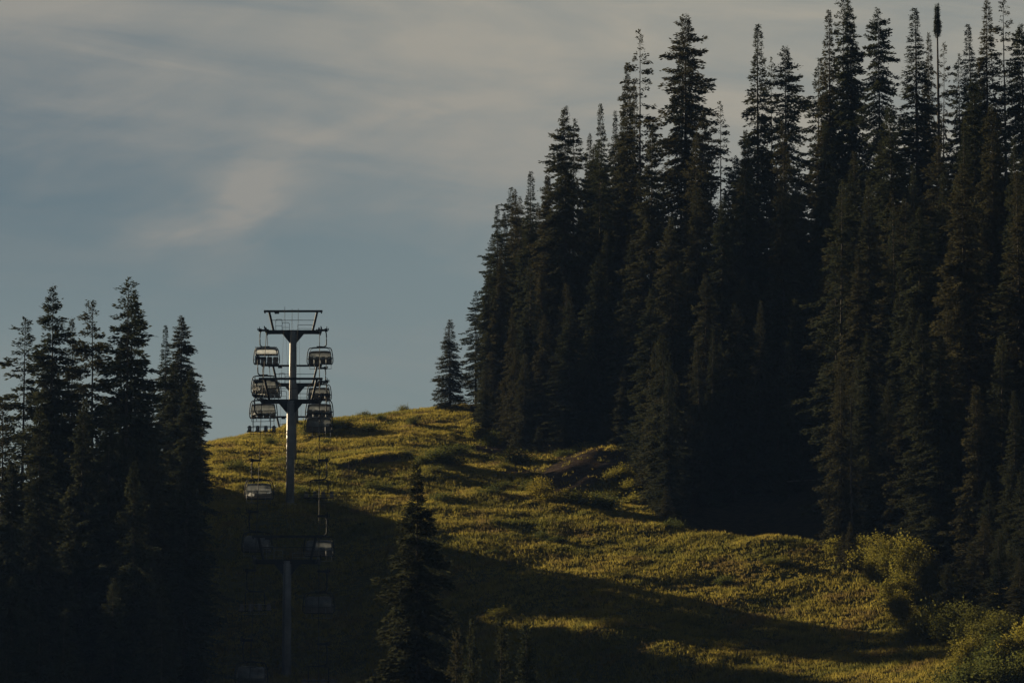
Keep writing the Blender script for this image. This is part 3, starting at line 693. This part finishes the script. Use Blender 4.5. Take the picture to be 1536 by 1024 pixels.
SHRUBS = [
    (1262, 314.5, 2.1, 'round', 1.0, 'yellow-lit round shrub right at the foot of the pale pole-like stem'),
    (1290, 309, 2.2, 'round', 0.9, 'small lit shrub one step downhill of the pale pole-like stem'),
    (1312, 303, 3.3, 'tall', 0.75, 'upright yellow shrub starting the bright row under the drooping spruces'),
    (1336, 301, 4.0, 'tall', 0.85, 'tall bright yellow shrub beneath the drooping spruce with tangled boughs'),
    (1362, 299, 4.4, 'tall', 0.95, 'tallest bright yellow shrub, leaning against the shaggy spruce'),
    (1388, 297, 3.6, 'tall', 0.85, 'dim olive shrub in the shade just beyond the tallest yellow one'),
    (1352, 292, 2.4, 'tall', 0.7, 'low lit shrub spilling onto the grass below the tallest yellow one'),
    (1376, 283, 2.9, 'tall', 0.75, 'slender lit shrub alone on the meadow edge between two rows'),
    (1403, 281, 2.8, 'round', 1.0, 'dusky round shrub beside the slender lone one'),
    (1428, 278, 3.0, 'tall', 0.85, 'dusky upright shrub in the middle of the lower row'),
    (1452, 273, 3.4, 'tall', 0.95, 'pale-topped shrub in the lower row in front of the small pointed spruce'),
    (1480, 270, 3.4, 'tall', 1.0, 'wide olive shrub under the small pointed spruce'),
    (1508, 267, 3.2, 'tall', 0.95, 'dim olive shrub next to last in the lower row'),
    (1533, 263, 3.0, 'tall', 1.0, 'lit shrub cut by the frame at the end of the lower row'),
    (1462, 262, 2.2, 'round', 1.1, 'lowest round shrub at the frame bottom under the olive row'),
    (1500, 258, 2.2, 'round', 1.1, 'lowest spreading shrub in the frame corner'),
    (1322, 306.5, 3.0, 'tall', 0.9, 'lit yellow shrub filling the start of the bright row behind its neighbours'),
    (1350, 296, 3.2, 'tall', 0.9, 'lit yellow shrub in front of the tallest bright one'),
    (1445, 268, 2.8, 'tall', 0.95, 'lit yellow shrub near the bottom beside the pale-topped one'),
    (1490, 264, 3.0, 'tall', 1.0, 'dim olive shrub near the bottom under the wide olive one'),
    (638, 372, 1.5, 'round', 0.9, 'low dark shrub beginning the clump above the lone foreground spruce'),
    (655, 374, 2.2, 'round', 1.05, 'tallest dark shrub of the clump above the lone foreground spruce'),
    (675, 373, 1.6, 'round', 1.0, 'dark shrub closing the clump above the lone foreground spruce'),
    (688, 384, 1.1, 'low', 1.1, 'small olive shrub uphill of the dark clump'),
    (716, 396, 1.8, 'round', 0.9, 'lit shrub against the corner of the big stand'),
    (735, 390, 1.3, 'round', 0.9, 'low shrub fringing the bare soil patch below the corner trees'),
    (772, 376, 1.2, 'low', 1.1, 'pale low shrub under the young front firs'),
    (797, 357, 1.5, 'round', 1.0, 'olive shrub at the downhill end of the dirt bank'),
    (808, 350, 1.8, 'round', 1.0, 'lit shrub under the dirt bank beside the track hollow'),
    (833, 347, 1.2, 'low', 1.1, 'low yellowish shrub in the line under the dirt bank'),
    (857, 346.5, 1.6, 'round', 0.95, 'rounded yellowish shrub midway along the foot of the dirt bank'),
    (880, 346, 1.3, 'low', 1.1, 'spreading olive shrub along the foot of the dirt bank'),
    (905, 345.5, 1.5, 'round', 0.95, 'shadowed shrub at the uphill end of the bank foot'),
    (932, 361, 1.3, 'round', 0.9, 'golden-lit shrub on the lip beside the rounded young fir'),
    (952, 357, 1.5, 'round', 0.95, 'brightest golden shrub between the young fir and the front spire'),
    (968, 352, 1.3, 'low', 1.1, 'golden low shrub touching the front spire'),
    (1472, 256, 2.4, 'round', 1.2, 'dark round shrub at the very bottom beside the lowest round one'),
    (1525, 254, 2.6, 'round', 1.2, 'dark round shrub filling the bottom frame corner'),
    (1436, 262, 2.2, 'round', 1.1, 'dim round shrub at the bottom, first before the open grass'),
    (606, 421, 0.9, 'low', 0.7, 'tiny dark shrub standing up on the skyline crest'),
    (545, 417, 0.7, 'low', 0.8, 'low tuft-like shrub on the skyline between the lift and the tiny dark one'),
    (512, 404, 1.4, 'round', 1.0, 'dark shrub on the upper slope beside the lowest bubble chairs'),
    (492, 402, 1.4, 'round', 1.0, 'dark shrub directly behind the lowest bubble chairs'),
    (470, 401, 1.1, 'low', 1.1, 'dark low shrub near the base of the far lift tower'),
    (452, 349, 0.9, 'low', 0.9, 'low shrub just uphill of the lift tower foot'),
    (470, 348, 1.0, 'low', 0.9, 'low shrub beneath the bare chair with lifted hood'),
    (402, 350, 0.9, 'low', 0.9, 'low shrub behind the shaded closed chair'),
]
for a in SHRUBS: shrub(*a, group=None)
for i in range(60):                                   # knee-high weeds dotted over the sunny slope
    q = random.random(); px = random.uniform(330, 960) if q < 0.6 else random.uniform(700, 1260)
    D = random.uniform(350, 412) if q < 0.6 else random.uniform(306, 345)
    x = P(px, 700, D)[0]; z = gz(x, D); pp = proj(x, D, float(z))
    if forest_mask(np.array([x]), np.array([D]), np.array([float(z)]))[0] > 0.2: continue
    shrub(px, D, random.uniform(0.35, 0.8), 'low', random.uniform(0.45, 0.95), 'knee-high dark weed clump dotted in the open sunny grass', 'weed clumps on the open slope')

# ------------------------------------------------------------------ meadow grass (one mass nobody could count)
def grass_mat():
    m, nt, out = new_mat('meadow_grass')
    geo = nt.nodes.new('ShaderNodeNewGeometry'); pos = geo.outputs['Position']
    n1 = noise(nt, pos, 0.10, 3); n2 = noise(nt, pos, 0.7, 4, 0.6); n3 = noise(nt, pos, 3.5, 2, 0.6)
    c = mix(nt, maprange(nt, n1, 0.34, 0.60), (0.086, 0.082, 0.018), (0.158, 0.130, 0.027))
    c = mix(nt, maprange(nt, n2, 0.46, 0.70, 0, 0.85), c, (0.046, 0.049, 0.014))
    c = mix(nt, maprange(nt, n3, 0.55, 0.75, 0, 0.7), c, (0.156, 0.123, 0.037))
    n4 = noise(nt, pos, 0.28, 5, 0.65)
    c = mix(nt, maprange(nt, n4, 0.50, 0.66, 0, 0.75), c, (0.094, 0.066, 0.028))      # drying, browned patches
    c = mix(nt, maprange(nt, n4, 0.32, 0.46, 0.7, 0), c, (0.041, 0.049, 0.015))       # lusher green hollows
    d = nt.nodes.new('ShaderNodeBsdfDiffuse'); t = nt.nodes.new('ShaderNodeBsdfTranslucent')
    nt.links.new(c, d.inputs[0]); nt.links.new(c, t.inputs[0])
    ms = nt.nodes.new('ShaderNodeMixShader'); ms.inputs[0].default_value = 0.5
    nt.links.new(d.outputs[0], ms.inputs[1]); nt.links.new(t.outputs[0], ms.inputs[2])
    nt.links.new(ms.outputs[0], out.inputs[0]); return m

def grass(n):
    px = rng.uniform(285, 1570, n); D = np.sqrt(rng.uniform(252 ** 2, 436 ** 2, n))
    x = (px - 768) / F * D; z = gz(x, D)
    fm = forest_mask(x, D, z); dm = dirt_mask(x, D, z)
    cl = vnoise(x, D, 2.6, 31) + 0.6 * vnoise(x, D, 1.0, 32)
    keep = (rng.random(n) > fm * 1.1) & (rng.random(n) > dm * 0.96) & (rng.random(n) < 0.80 + 0.6 * cl)
    x, D, z, cl = x[keep], D[keep], z[keep], cl[keep]; n = len(x)
    hgt = np.clip(0.26 + 0.20 * cl, 0.12, 0.5) * rng.uniform(0.7, 1.3, n)
    weed = (rng.random(n) < 0.05) & (vnoise(x, D, 6, 33) > 0.02); hgt[weed] *= 1.35
    k = 6
    a = rng.uniform(0, 6.28, (n, k)); off = rng.uniform(0, 0.16, (n, k)); h = hgt[:, None] * rng.uniform(0.55, 1.15, (n, k))
    bx = x[:, None] + np.cos(a) * off; by = D[:, None] + np.sin(a) * off; bz = np.broadcast_to(z[:, None] - 0.04, (n, k))
    ln = h * rng.uniform(0.1, 0.75, (n, k)); a2 = a + rng.normal(0, 0.6, (n, k)); r = rng.uniform(0, 6.28, (n, k)); w = 0.026 + 0.05 * h
    p0 = np.stack([bx - np.cos(r) * w, by - np.sin(r) * w, bz], -1); p1 = np.stack([bx + np.cos(r) * w, by + np.sin(r) * w, bz], -1)
    p2 = np.stack([bx + np.cos(a2) * ln, by + np.sin(a2) * ln, bz + h], -1)
    v = np.stack([p0, p1, p2], 2).reshape(-1, 3)
    o = bpy.data.objects.new('meadow_grass', np_mesh('meadow_grass', v, np.arange(len(v)).reshape(-1, 3), grass_mat(), 3))
    COL.objects.link(o); tag(o, 'rough yellow-green grass and weeds covering the open ski slope', None, None, 'stuff')
grass(320000)

# ------------------------------------------------------------------ dead wood and stakes
def snag(px, py, D, r, label, stubs=8, lean=0.0, foot=None):
    tip = P(px, py, D); z = float(gz(tip[0], D)); H = tip[2] - z
    g = np.random.default_rng(int(px)); m = MB()
    zs = np.linspace(-0.6, H, 12); wob = np.cumsum(g.normal(0, 0.02, (12, 2)), axis=0); wob[:, 0] += lean * (zs / H) ** 2
    m.tube(np.column_stack([wob, zs]), np.linspace(r * 1.3, r * 0.45, 12), 7)
    root = empty('dead_tree', (tip[0], D, z)); t = m.build('bare_trunk', M['snag'], root, True)
    for i in range(stubs):
        q = MB(); zz = H * g.uniform(0.35, 0.97); a = g.uniform(0, 6.28); l = g.uniform(0.3, 0.9)
        cx = np.interp(zz, zs, wob[:, 0]); cy = np.interp(zz, zs, wob[:, 1])
        q.tube([(cx, cy, zz), (cx + math.cos(a) * l, cy + math.sin(a) * l, zz + 0.3 * l)], [0.035, 0.010], 4, False)
        q.build('branch_stub', M['snag'], root)
    tag(root, label, 'dead tree', 'bare dead trees among the living conifers')
snag(1276, 596, 314.5, 0.085, 'tall pale pole-like bare stem at the meadow end of the dark hollow', 3)
snag(1252, 396, 341, 0.10, 'bleached dead stem glinting high in the middle of the big stand', 10)
snag(1288, 392, 345, 0.08, 'thin grey dead stem close beside the bleached glinting one', 8)
snag(1471, 338, 331, 0.09, 'pale dead top with a hooked tip high in the dark part of the big stand', 6, 0.25)
snag(1409, 556, 316, 0.08, 'dead stem with a small white broken tip above the yellow shrubs', 5, 0.2)

def tufted(px, py, D, label):
    tip = P(px, py, D); z = float(gz(tip[0], D)); H = tip[2] - z
    root = empty('fir_tree', (tip[0], D, z))
    m = MB(); m.tube([(0, 0, -0.6), (0.05, 0, H * 0.5), (0, 0, H * 0.97)], [0.24, 0.16, 0.05], 8); m.build('trunk', M['bark'], root, True)
    me = crown_mesh('crown', H, 0.27, [(0, .08), (.03, .45), (.07, .95), (.095, .85), (.105, .0), (1, 0)], 77, z0=0.90, step=0.13, per=9, droop=0.3, frond=0.22, dens=2.2, lump=0.15)
    c = bpy.data.objects.new('crown', me); COL.objects.link(c); c.parent = root
    tag(root, label, 'tree', None)
tufted(1405.5, 8, 383, 'bare-stemmed tree carrying a small bottlebrush tuft at the very top')

def stake(px, py, D, h, w, label, matname, cap=None):
    x = P(px, py, D)[0]; z = float(gz(x, D)); root = empty('marker_stake', (x, D, z))
    m = MB(); m.tube([(0, 0, -0.3), (0.02, 0, h * 0.6), (0.05, 0, h)], [w, w, w * 0.85], 8); m.build('post', M[matname], root, True)
    m = MB(); m.disc((0.05, 0, h + 0.02), w * 1.25, 0.05, 2, 8); m.build('post_cap', M[cap or matname], root)
    tag(root, label, 'stake', None)
stake(523, 714, 365, 1.45, 0.045, 'thin pale wooden stake alone in the grass beside the eroded bank', 'snag')
stake(413, 738, 350.5, 0.75, 0.11, 'short white marker stub in the grass next to the shaded closed chair', 'concrete')

m = MB(); a = P(1180, 722, 338); b = P(1236, 719, 338); g_ = smooth_path([a, (a + b) / 2 + (0, 0, 0.02), b], 4)
m.tube(g_ - g_[0], np.linspace(0.06, 0.035, len(g_)), 7)
rt = empty('fallen_log', g_[0]); m.build('bare_trunk', M['snag'], rt, True)
q = MB(); q.tube([g_[3] - g_[0], g_[3] - g_[0] + (0.2, 0.1, 0.35)], [0.025, 0.01], 5); q.build('branch_stub', M['snag'], rt)
tag(rt, 'thin pale fallen log lying level across the dark hollow under the trees', 'log')

# ------------------------------------------------------------------ chairlift
G = 2.35                                              # half the gauge
def line_x(D): return -21.05 + (412 - D) * 0.0458     # the line runs straight away from the camera
TOW = [  # distance, row of the cross-arm in the photo (far to near)
    (455, 651), (412, 577), (376, 498), (346, 602), (315, 842), (281, 1118)]
arm_z = {D: zpy(py, D) for D, py in TOW}
CAB = []                                              # cable height at distance
def cable_z(D):
    ks = sorted(arm_z); zs = [arm_z[k] + 0.28 for k in ks]
    D_ = np.asarray(D, float); z = np.interp(D_, ks, zs)
    # slight sag inside each span
    i = np.clip(np.searchsorted(ks, D_) - 1, 0, len(ks) - 2); a = np.array(ks)[i]; b = np.array(ks)[i + 1]
    t = np.clip((D_ - a) / (b - a), 0, 1)
    return z - (b - a) * 0.035 * t * (1 - t)

def tower(D, label, parts=True):
    x = line_x(D); za = arm_z[D]; zg = float(gz(x, D)); h = za - zg
    root = empty('lift_tower', (x, D, zg))
    m = MB(); m.tube([(0, 0, -0.4), (0, 0, h * 0.5), (0, 0, h + 0.05)], [0.36, 0.325, 0.29], 20); m.build('pole', M['steel'], root, True)
    m = MB(); m.box((0, 0, -0.45), (1.1, 1.1, 0.8)); m.build('footing', M['concrete'], root)
    m = MB(); m.box((0, 0, h), (2 * G - 0.12, 0.34, 0.34))
    for s in (-1, 1):                                  # gusset plates under the arm
        v = [(s * .27, y, z) for y in (-.16, .16) for z in (h - 1.0, h - .171)] + [(s * .95, y, h - .171) for y in (-.16, .16)]
        m.add(v, [(0, 1, 4), (2, 5, 3), (0, 4, 5, 2), (1, 3, 5, 4), (0, 2, 3, 1)])
    m.build('cross_arm', M['dark_steel'], root)
    # lifting frame: two splayed posts carrying a long beam
    m = MB(); zt = h + 1.86
    m.box((0, 0, zt), (5.2, 0.18, 0.18))
    for s in (-1, 1):
        m.tube([(s * 1.75, 0, h + .17), (s * 2.12, 0, zt - .09)], 0.105, 8)
        m.box((s * 2.50, 0, zt - 0.14), (0.12, 0.14, 0.10))
    m.box((-1.45, 0, zt - .16), (0.4, 0.16, 0.14))
    m.build('lifting_frame', M['dark_steel'], root)
    # service rails above the arm
    for x0, x1, hh in ((-1.55, -1.00, 1.15), (-0.98, -0.35, 0.86), (0.40, 1.75, 0.66)):
        m = MB()
        pts = smooth_path([(x0, 0.28, h + .1), (x0, 0.28, h + hh - .12), (x0 + .1, 0.28, h + hh), (x1 - .1, 0.28, h + hh), (x1, 0.28, h + hh - .12), (x1, 0.28, h + .1)], 4)
        m.tube(pts, 0.024, 6); m.tube([(x0, 0.28, h + hh * .52), (x1, 0.28, h + hh * .52)], 0.018, 6)
        m.build('guard_rail', M['steel'], root)
    m = MB(); m.tube([(-1.95, 0, h + 1.06), (1.95, 0, h + 1.06)], 0.026, 6)
    m.build('cross_rod', M['dark_steel'], root)
    m = MB(); m.box((0, 0.42, h + 0.02), (3.9, 0.46, 0.05)); m.build('catwalk', M['dark_steel'], root)
    for s in (-1, 1):
        m = MB()                                      # ladder rails either side of the pole foot to arm
        q = MB()
        tr = empty('sheave_train', (s * G, 0, h + 0.05)); tr.parent = root
        q.box((-s * 0.20, 0, -0.02), (0.10, 3.0, 0.16)); q.box((-s * 0.20, 0, -0.10), (0.30, 0.5, 0.14)); q.build('rocker_beam', M['dark_steel'], tr)
        for yy in (-1.35, -0.81, -0.27, 0.27, 0.81, 1.35):
            w = MB(); w.disc((0, yy, 0.02), 0.22, 0.10, 0, 16); w.disc((0, yy, 0.02), 0.07, 0.22, 0, 8); w.build('sheave_wheel', M['rubber'], tr)
        c = MB(); c.box((s * 0.15, 0, 0.30), (0.06, 1.9, 0.20)); c.box((s * .1, 0.9, 0.2), (.12, .08, .35)); c.build('cable_catcher', M['dark_steel'], tr)
    m = MB()
    for dx in (-.2, .2): m.tube([(0.12 + dx, -0.44, 0.4), (0.12 + dx, -0.44, h - .2)], 0.02, 5)
    for k in range(int(h / 0.35)): m.tube([(-.08, -0.44, 0.6 + k * .35), (.32, -0.44, 0.6 + k * .35)], 0.014, 4, False)
    m.build('ladder', M['steel'], root)
    m = MB()
    for xx, a, b in ((-0.75, zt + .09, zt + .42), (-0.10, zt + .09, zt + .22), (0.45, zt + .09, zt + .25)): m.tube([(xx, 0, a), (xx, 0, b)], 0.02, 5)
    m.build('signal_mast', M['dark_steel'], root)
    tag(root, label, 'lift tower', 'lift towers carrying the chairlift uphill'); return root
tower(455, 'farthest lift tower, only its top frame peeping over the grassy crest')
tower(412, 'far lift tower standing on the crest half hidden behind the tallest tower')
tower(376, 'tallest lift tower whose frame rises clear above all others against the sky')
tower(346, 'lift tower planted at the sunlit edge, its pale-edged pole in front of the tallest')
tower(315, 'lift tower standing in deep shade on the lower slope')

# haul ropes and signal wires
ds = np.arange(278, 458, 1.5)
for s in (-1, 1):
    m = MB(); pts = np.array([(line_x(d) + s * G, d, float(cable_z(d))) for d in ds]); m.tube(pts - pts[0], 0.027, 6)
    rt = m.build('haul_rope', M['cable'], None, True); rt.location = pts[0]
    tag(rt, 'thin steel haul rope the %s chairs hang from' % ('descending, camera-facing' if s < 0 else 'ascending, pale-backed'), 'cable')
wz = lambda d: np.interp(d, sorted(arm_z), [arm_z[k] + 1.90 for k in sorted(arm_z)])
for dx, lab in ((-0.75, 'thin signal wire strung over the tower frames, on the smaller stand\'s side'), (-0.10, 'thin signal wire strung over the middle of the tower frames'), (0.45, 'thin signal wire strung over the tower frames, on the big stand\'s side')):
    m = MB(); pts = np.array([(line_x(d) + dx, d, float(wz(d)) + .12 - 0.03 * 0) for d in ds]); m.tube(pts - pts[0], 0.010, 5)
    rt = m.build('signal_wire', M['cable'], None, True); rt.location = pts[0]; tag(rt, lab, 'cable')

# ---- the chair (origin at the rope; riders look along +y)
def make_chair(opened, side):
    root = empty('lift_chair', (0, 0, 0))
    o = side * 0.58                                   # the hanger reaches outwards past the wheels, then back under the rope
    m = MB(); m.box((o * .35, 0, 0.02), (0.62, 0.34, 0.16)); m.box((o, 0, 0.03), (0.26, 0.55, 0.24)); m.disc((o * 1.35, 0.12, 0.1), 0.11, 0.06, 0); m.disc((o * 1.35, -0.18, 0.1), 0.09, 0.06, 0)
    m.box((o * 1.1, 0.0, 0.22), (0.05, 0.30, 0.22)); m.disc((0, 0, 0), 0.07, 0.5, 1, 10)
    m.build('grip', M['dark_steel'], root)
    m = MB()
    for yy in (-0.06, 0.06):
        m.tube(smooth_path([(o * .9, yy, -0.05), (o * 1.02, yy, -0.35), (o * 1.02, yy, -1.05), (o * .95, yy, -1.33), (o * .6, yy, -1.46), (0, yy, -1.50)], 5), 0.048, 8)
    m.build('hanger', M['dark_steel'], root, True)
    fr = MB(); fr.box((0, 0, -1.53), (1.25, 0.24, 0.10)); fr.box((0, 0, -1.49), (0.55, 0.36, 0.16))
    for s in (-1, 1):
        fr.tube(smooth_path([(s * .3, 0, -1.52), (s * .80, 0, -1.55), (s * .99, 0, -1.66), (s * 1.08, 0, -1.95), (s * 1.15, -.02, -2.5), (s * 1.14, -.05, -2.85), (s * 1.05, .0, -3.02)], 5), 0.042, 8)
        fr.tube(smooth_path([(s * .3, 0.1, -1.52), (s * .72, 0.2, -1.60), (s * .88, 0.3, -1.8), (s * .93, .35, -2.1)], 4), 0.025, 6)
    fr.tube([(-1.06, 0, -3.02), (1.06, 0, -3.02)], 0.04, 8); fr.tube([(-1.13, -.30, -2.55), (1.13, -.30, -2.55)], 0.03, 8)
    fr.build('hanging_frame', M['dark_steel'], root, True)
    for k in range(4):
        cx = (k - 1.5) * 0.53
        c = MB(); c.box((cx, 0.22, -2.95), (0.47, 0.52, 0.09)); c.tube([(cx - .23, .48, -2.95), (cx + .23, .48, -2.95)], .055, 8)
        c.build('seat', M['vinyl'], root)
        b = MB(); th = R(14); rot = np.array([[1, 0, 0], [0, math.cos(th), -math.sin(th)], [0, math.sin(th), math.cos(th)]])
        b.box((cx, -0.12, -2.66), (0.47, 0.08, 0.56), rot); b.tube([(cx - .20, -.19, -2.37), (cx + .20, -.19, -2.37)], .05, 8)
        b.build('backrest', M['vinyl'], root)
    rb = MB(); rb.tube(smooth_path([(-1.0, -.1, -2.35), (-.98, .45, -2.38), (-.9, .62, -2.42), (.9, .62, -2.42), (.98, .45, -2.38), (1.0, -.1, -2.35)], 4), 0.024, 6)
    for k in (-.53, .53): rb.tube([(k, .60, -2.42), (k, .72, -3.0), (k, .78, -3.35)], 0.022, 6)
    rb.tube([(-.95, .78, -3.35), (.95, .78, -3.35)], 0.024, 6); rb.tube([(-.95, .50, -2.40), (-.95, .78, -3.35)], .02, 6); rb.tube([(.95, .50, -2.40), (.95, .78, -3.35)], .02, 6)
    if opened:                                        # bar swung up with the hood
        vv = np.concatenate(rb.v); rb.v = [np.column_stack([vv[:, 0], -(vv[:, 2] + 2.35) * .9 - .1, vv[:, 1] * .9 - 2.25])]
    rb.build('restraint_bar', M['steel'], root, True)
    prof = smooth_path([(-.36, -2.62), (-.36, -2.25), (-.22, -1.95), (.10, -1.80), (.48, -1.95), (.74, -2.30), (.80, -2.62), (.76, -2.86)], 4)
    if opened:                                        # hood pushed back over the head rests
        a = R(62); p0 = np.array((-.05, -1.9)); d = prof - p0
        prof = p0 + np.column_stack([d[:, 0] * math.cos(a) - d[:, 1] * math.sin(a), d[:, 0] * math.sin(a) + d[:, 1] * math.cos(a)]) * (0.72, 0.62)
    us = np.linspace(-1, 1, 17); sh = MB()
    def shell(off):
        vs = []
        for y, z in prof:
            cz = -2.25
            for u in us:
                e = 1 - 0.16 * abs(u) ** 5
                wx = (0.93 + 0.10 * np.clip((-1.8 - z), 0, 1)) * u
                vs.append((wx * (1 - off * .02), y * e * (1 - off * .03), cz + (z - cz) * e * (1 - off * .03)))
        return np.array(vs)
    nU = len(us); nP = len(prof)
    ff = [(i * nU + j, i * nU + j + 1, (i + 1) * nU + j + 1, (i + 1) * nU + j) for i in range(nP - 1) for j in range(nU - 1)]
    va = shell(0); sh.add(va, ff)
    ends = []                                         # side cheeks of the hood
    for j in (0, nU - 1):
        ring = [i * nU + j for i in range(nP)]; cen = va[ring].mean(axis=0)
        k0 = sh.n; sh.add([cen], []); sh.f += [(ring[i], ring[i + 1], k0) for i in range(nP - 1)]
    bub = sh.build('bubble_hood', M['bubble'], root, True)
    rim = MB()
    for row in (0, nP - 1): rim.tube(va[row * nU:(row + 1) * nU], 0.022, 6)
    for j in (0, nU - 1): rim.tube(va[[i * nU + j for i in range(nP)]], 0.020, 6)
    rim.build('hood_rim', M['rubber'], bub, True)
    return root
def make_bench(side):
    """the plain chair without a hood: narrow hoop, wide bench of four bucket seats"""
    root = empty('lift_chair', (0, 0, 0)); o = side * 0.58
    m = MB(); m.box((o * .35, 0, 0.02), (0.62, 0.34, 0.16)); m.box((o, 0, 0.03), (0.26, 0.55, 0.24)); m.disc((o * 1.35, 0.12, 0.1), 0.11, 0.06, 0)
    m.disc((0, 0, 0), 0.07, 0.5, 1, 10); m.build('grip', M['dark_steel'], root)
    m = MB()
    m.tube(smooth_path([(o * .9, 0, -0.05), (o * 1.02, 0, -0.35), (o * 1.02, 0, -1.05), (o * .95, 0, -1.33), (o * .6, 0, -1.46), (0, 0, -1.50)], 5), 0.055, 8)
    m.build('hanger', M['dark_steel'], root, True)
    fr = MB(); fr.box((0, 0, -1.53), (0.8, 0.2, 0.10))
    for s in (-1, 1):
        fr.tube(smooth_path([(s * .3, 0, -1.52), (s * .60, 0, -1.55), (s * .70, 0, -1.68), (s * .71, -.05, -2.3), (s * .71, -.12, -2.75), (s * .71, .1, -2.92)], 5), 0.036, 8)
    fr.tube([(-1.22, .02, -2.93), (1.22, .02, -2.93)], 0.04, 8); fr.tube([(-1.2, -.16, -2.55), (1.2, -.16, -2.55)], 0.03, 8)
    fr.build('hanging_frame', M['dark_steel'], root, True)
    for k in range(4):
        cx = (k - 1.5) * 0.66
        c = MB(); c.box((cx, 0.22, -2.90), (0.36, 0.46, 0.08)); c.tube([(cx - .16, .44, -2.90), (cx + .16, .44, -2.90)], .05, 8); c.build('seat', M['vinyl'], root)
        b = MB(); b.box((cx, -0.13, -2.68), (0.30, 0.07, 0.40)); b.tube([(cx - .10, -.13, -2.46), (cx + .10, -.13, -2.46)], .05, 8); b.build('backrest', M['vinyl'], root)
    rb = MB(); rb.tube([(-.71, -.1, -2.45), (-.70, .5, -2.50), (.70, .5, -2.50), (.71, -.1, -2.45)], 0.022, 6)
    for k in (-.33, .33): rb.tube([(k, .50, -2.50), (k, .62, -3.2)], 0.02, 6)
    rb.tube([(-.9, .62, -3.2), (.9, .62, -3.2)], 0.022, 6); rb.build('restraint_bar', M['steel'], root, True)
    return root
PROTO_C = {}
def chair(s, py, D, opened, label, swing=0.0):
    """s -1 descending side (riders face the camera), +1 ascending; hung on the rope at distance D"""
    key = opened
    first = key not in PROTO_C
    if first: PROTO_C[key] = make_bench(1) if opened == 'bench' else make_chair(opened, 1)
    o = PROTO_C[key] if first else copy_tree(PROTO_C[key])
    o.location = (line_x(D) + s * G, D, float(cable_z(D)))
    o.rotation_euler = (0, R(swing), math.pi if s < 0 else 0)
    tag(o, label, 'lift chair', 'chairs hanging from the chairlift rope')
CH = [
    (-1, 0, 376.8, True, 'chair with opened hood and lit seats beside the top of the tallest tower'),
    (-1, 0, 364.0, False, 'glossy closed bubble chair, second one down on the descending side'),
    (-1, 0, 353.5, False, 'closed bubble chair level with the lower cross-arm on the descending side', 1),
    (-1, 0, 347.0, 'bench', 'hoodless bench chair with bright seat tips hanging just below the crest line'),
    (-1, 0, 398.0, False, 'farther closed bubble chair half hidden between two glossy descending ones'),
    (-1, 0, 333.8, False, 'closed bubble chair hanging alone right over the shadow edge'),
    (-1, 0, 323.8, False, 'faint chair in shade beside the lower tower top on the descending side'),
    (-1, 0, 312.6, 'bench', 'faint hoodless bench chair in deep shade just below the lower tower arm, descending side', 1),
    (-1, 0, 299.5, False, 'barely visible lowest chair at the frame bottom on the descending side'),
    (1, 0, 376.8, False, 'pale-backed closed chair at the end of the tallest tower\'s arm', -1),
    (1, 0, 353.5, False, 'pale-backed closed chair, upper of the stacked pair in front of the crest'),
    (1, 0, 347.4, False, 'pale-backed closed chair, lower of the stacked pair touching the meadow skyline', 1),
    (1, 0, 400.0, False, 'farther chair seen among hangers behind the stacked pale pair'),
    (1, 0, 333.8, 'bench', 'hoodless bench chair on the ascending side, its four dark seats against the sunlit grass'),
    (1, 0, 323.0, False, 'shaded chair with a glinting hood beside the lower tower top, ascending side'),
    (1, 0, 312.4, False, 'faint chair with one glint in deep shade below the lower tower arm'),
    (1, 0, 298.8, 'bench', 'lowest ascending chair with two pale frame sides at the frame bottom'),
]
for c_ in CH: chair(*c_)



# ------------------------------------------------------------------ thin evening air
hz = MB(); hz.box((0, 300, 60), (900, 1100, 220))
m_, nt_, out_ = new_mat('air'); pv = nt_.nodes.new('ShaderNodeVolumePrincipled')
pv.inputs['Color'].default_value = (0.36, 0.58, 1.0, 1); pv.inputs['Density'].default_value = 0.00016; pv.inputs['Anisotropy'].default_value = -0.8
nt_.links.new(pv.outputs[0], out_.inputs[1])
tag(hz.build('haze', m_), 'thin bluish evening air filling the whole valley', None, None, 'stuff')
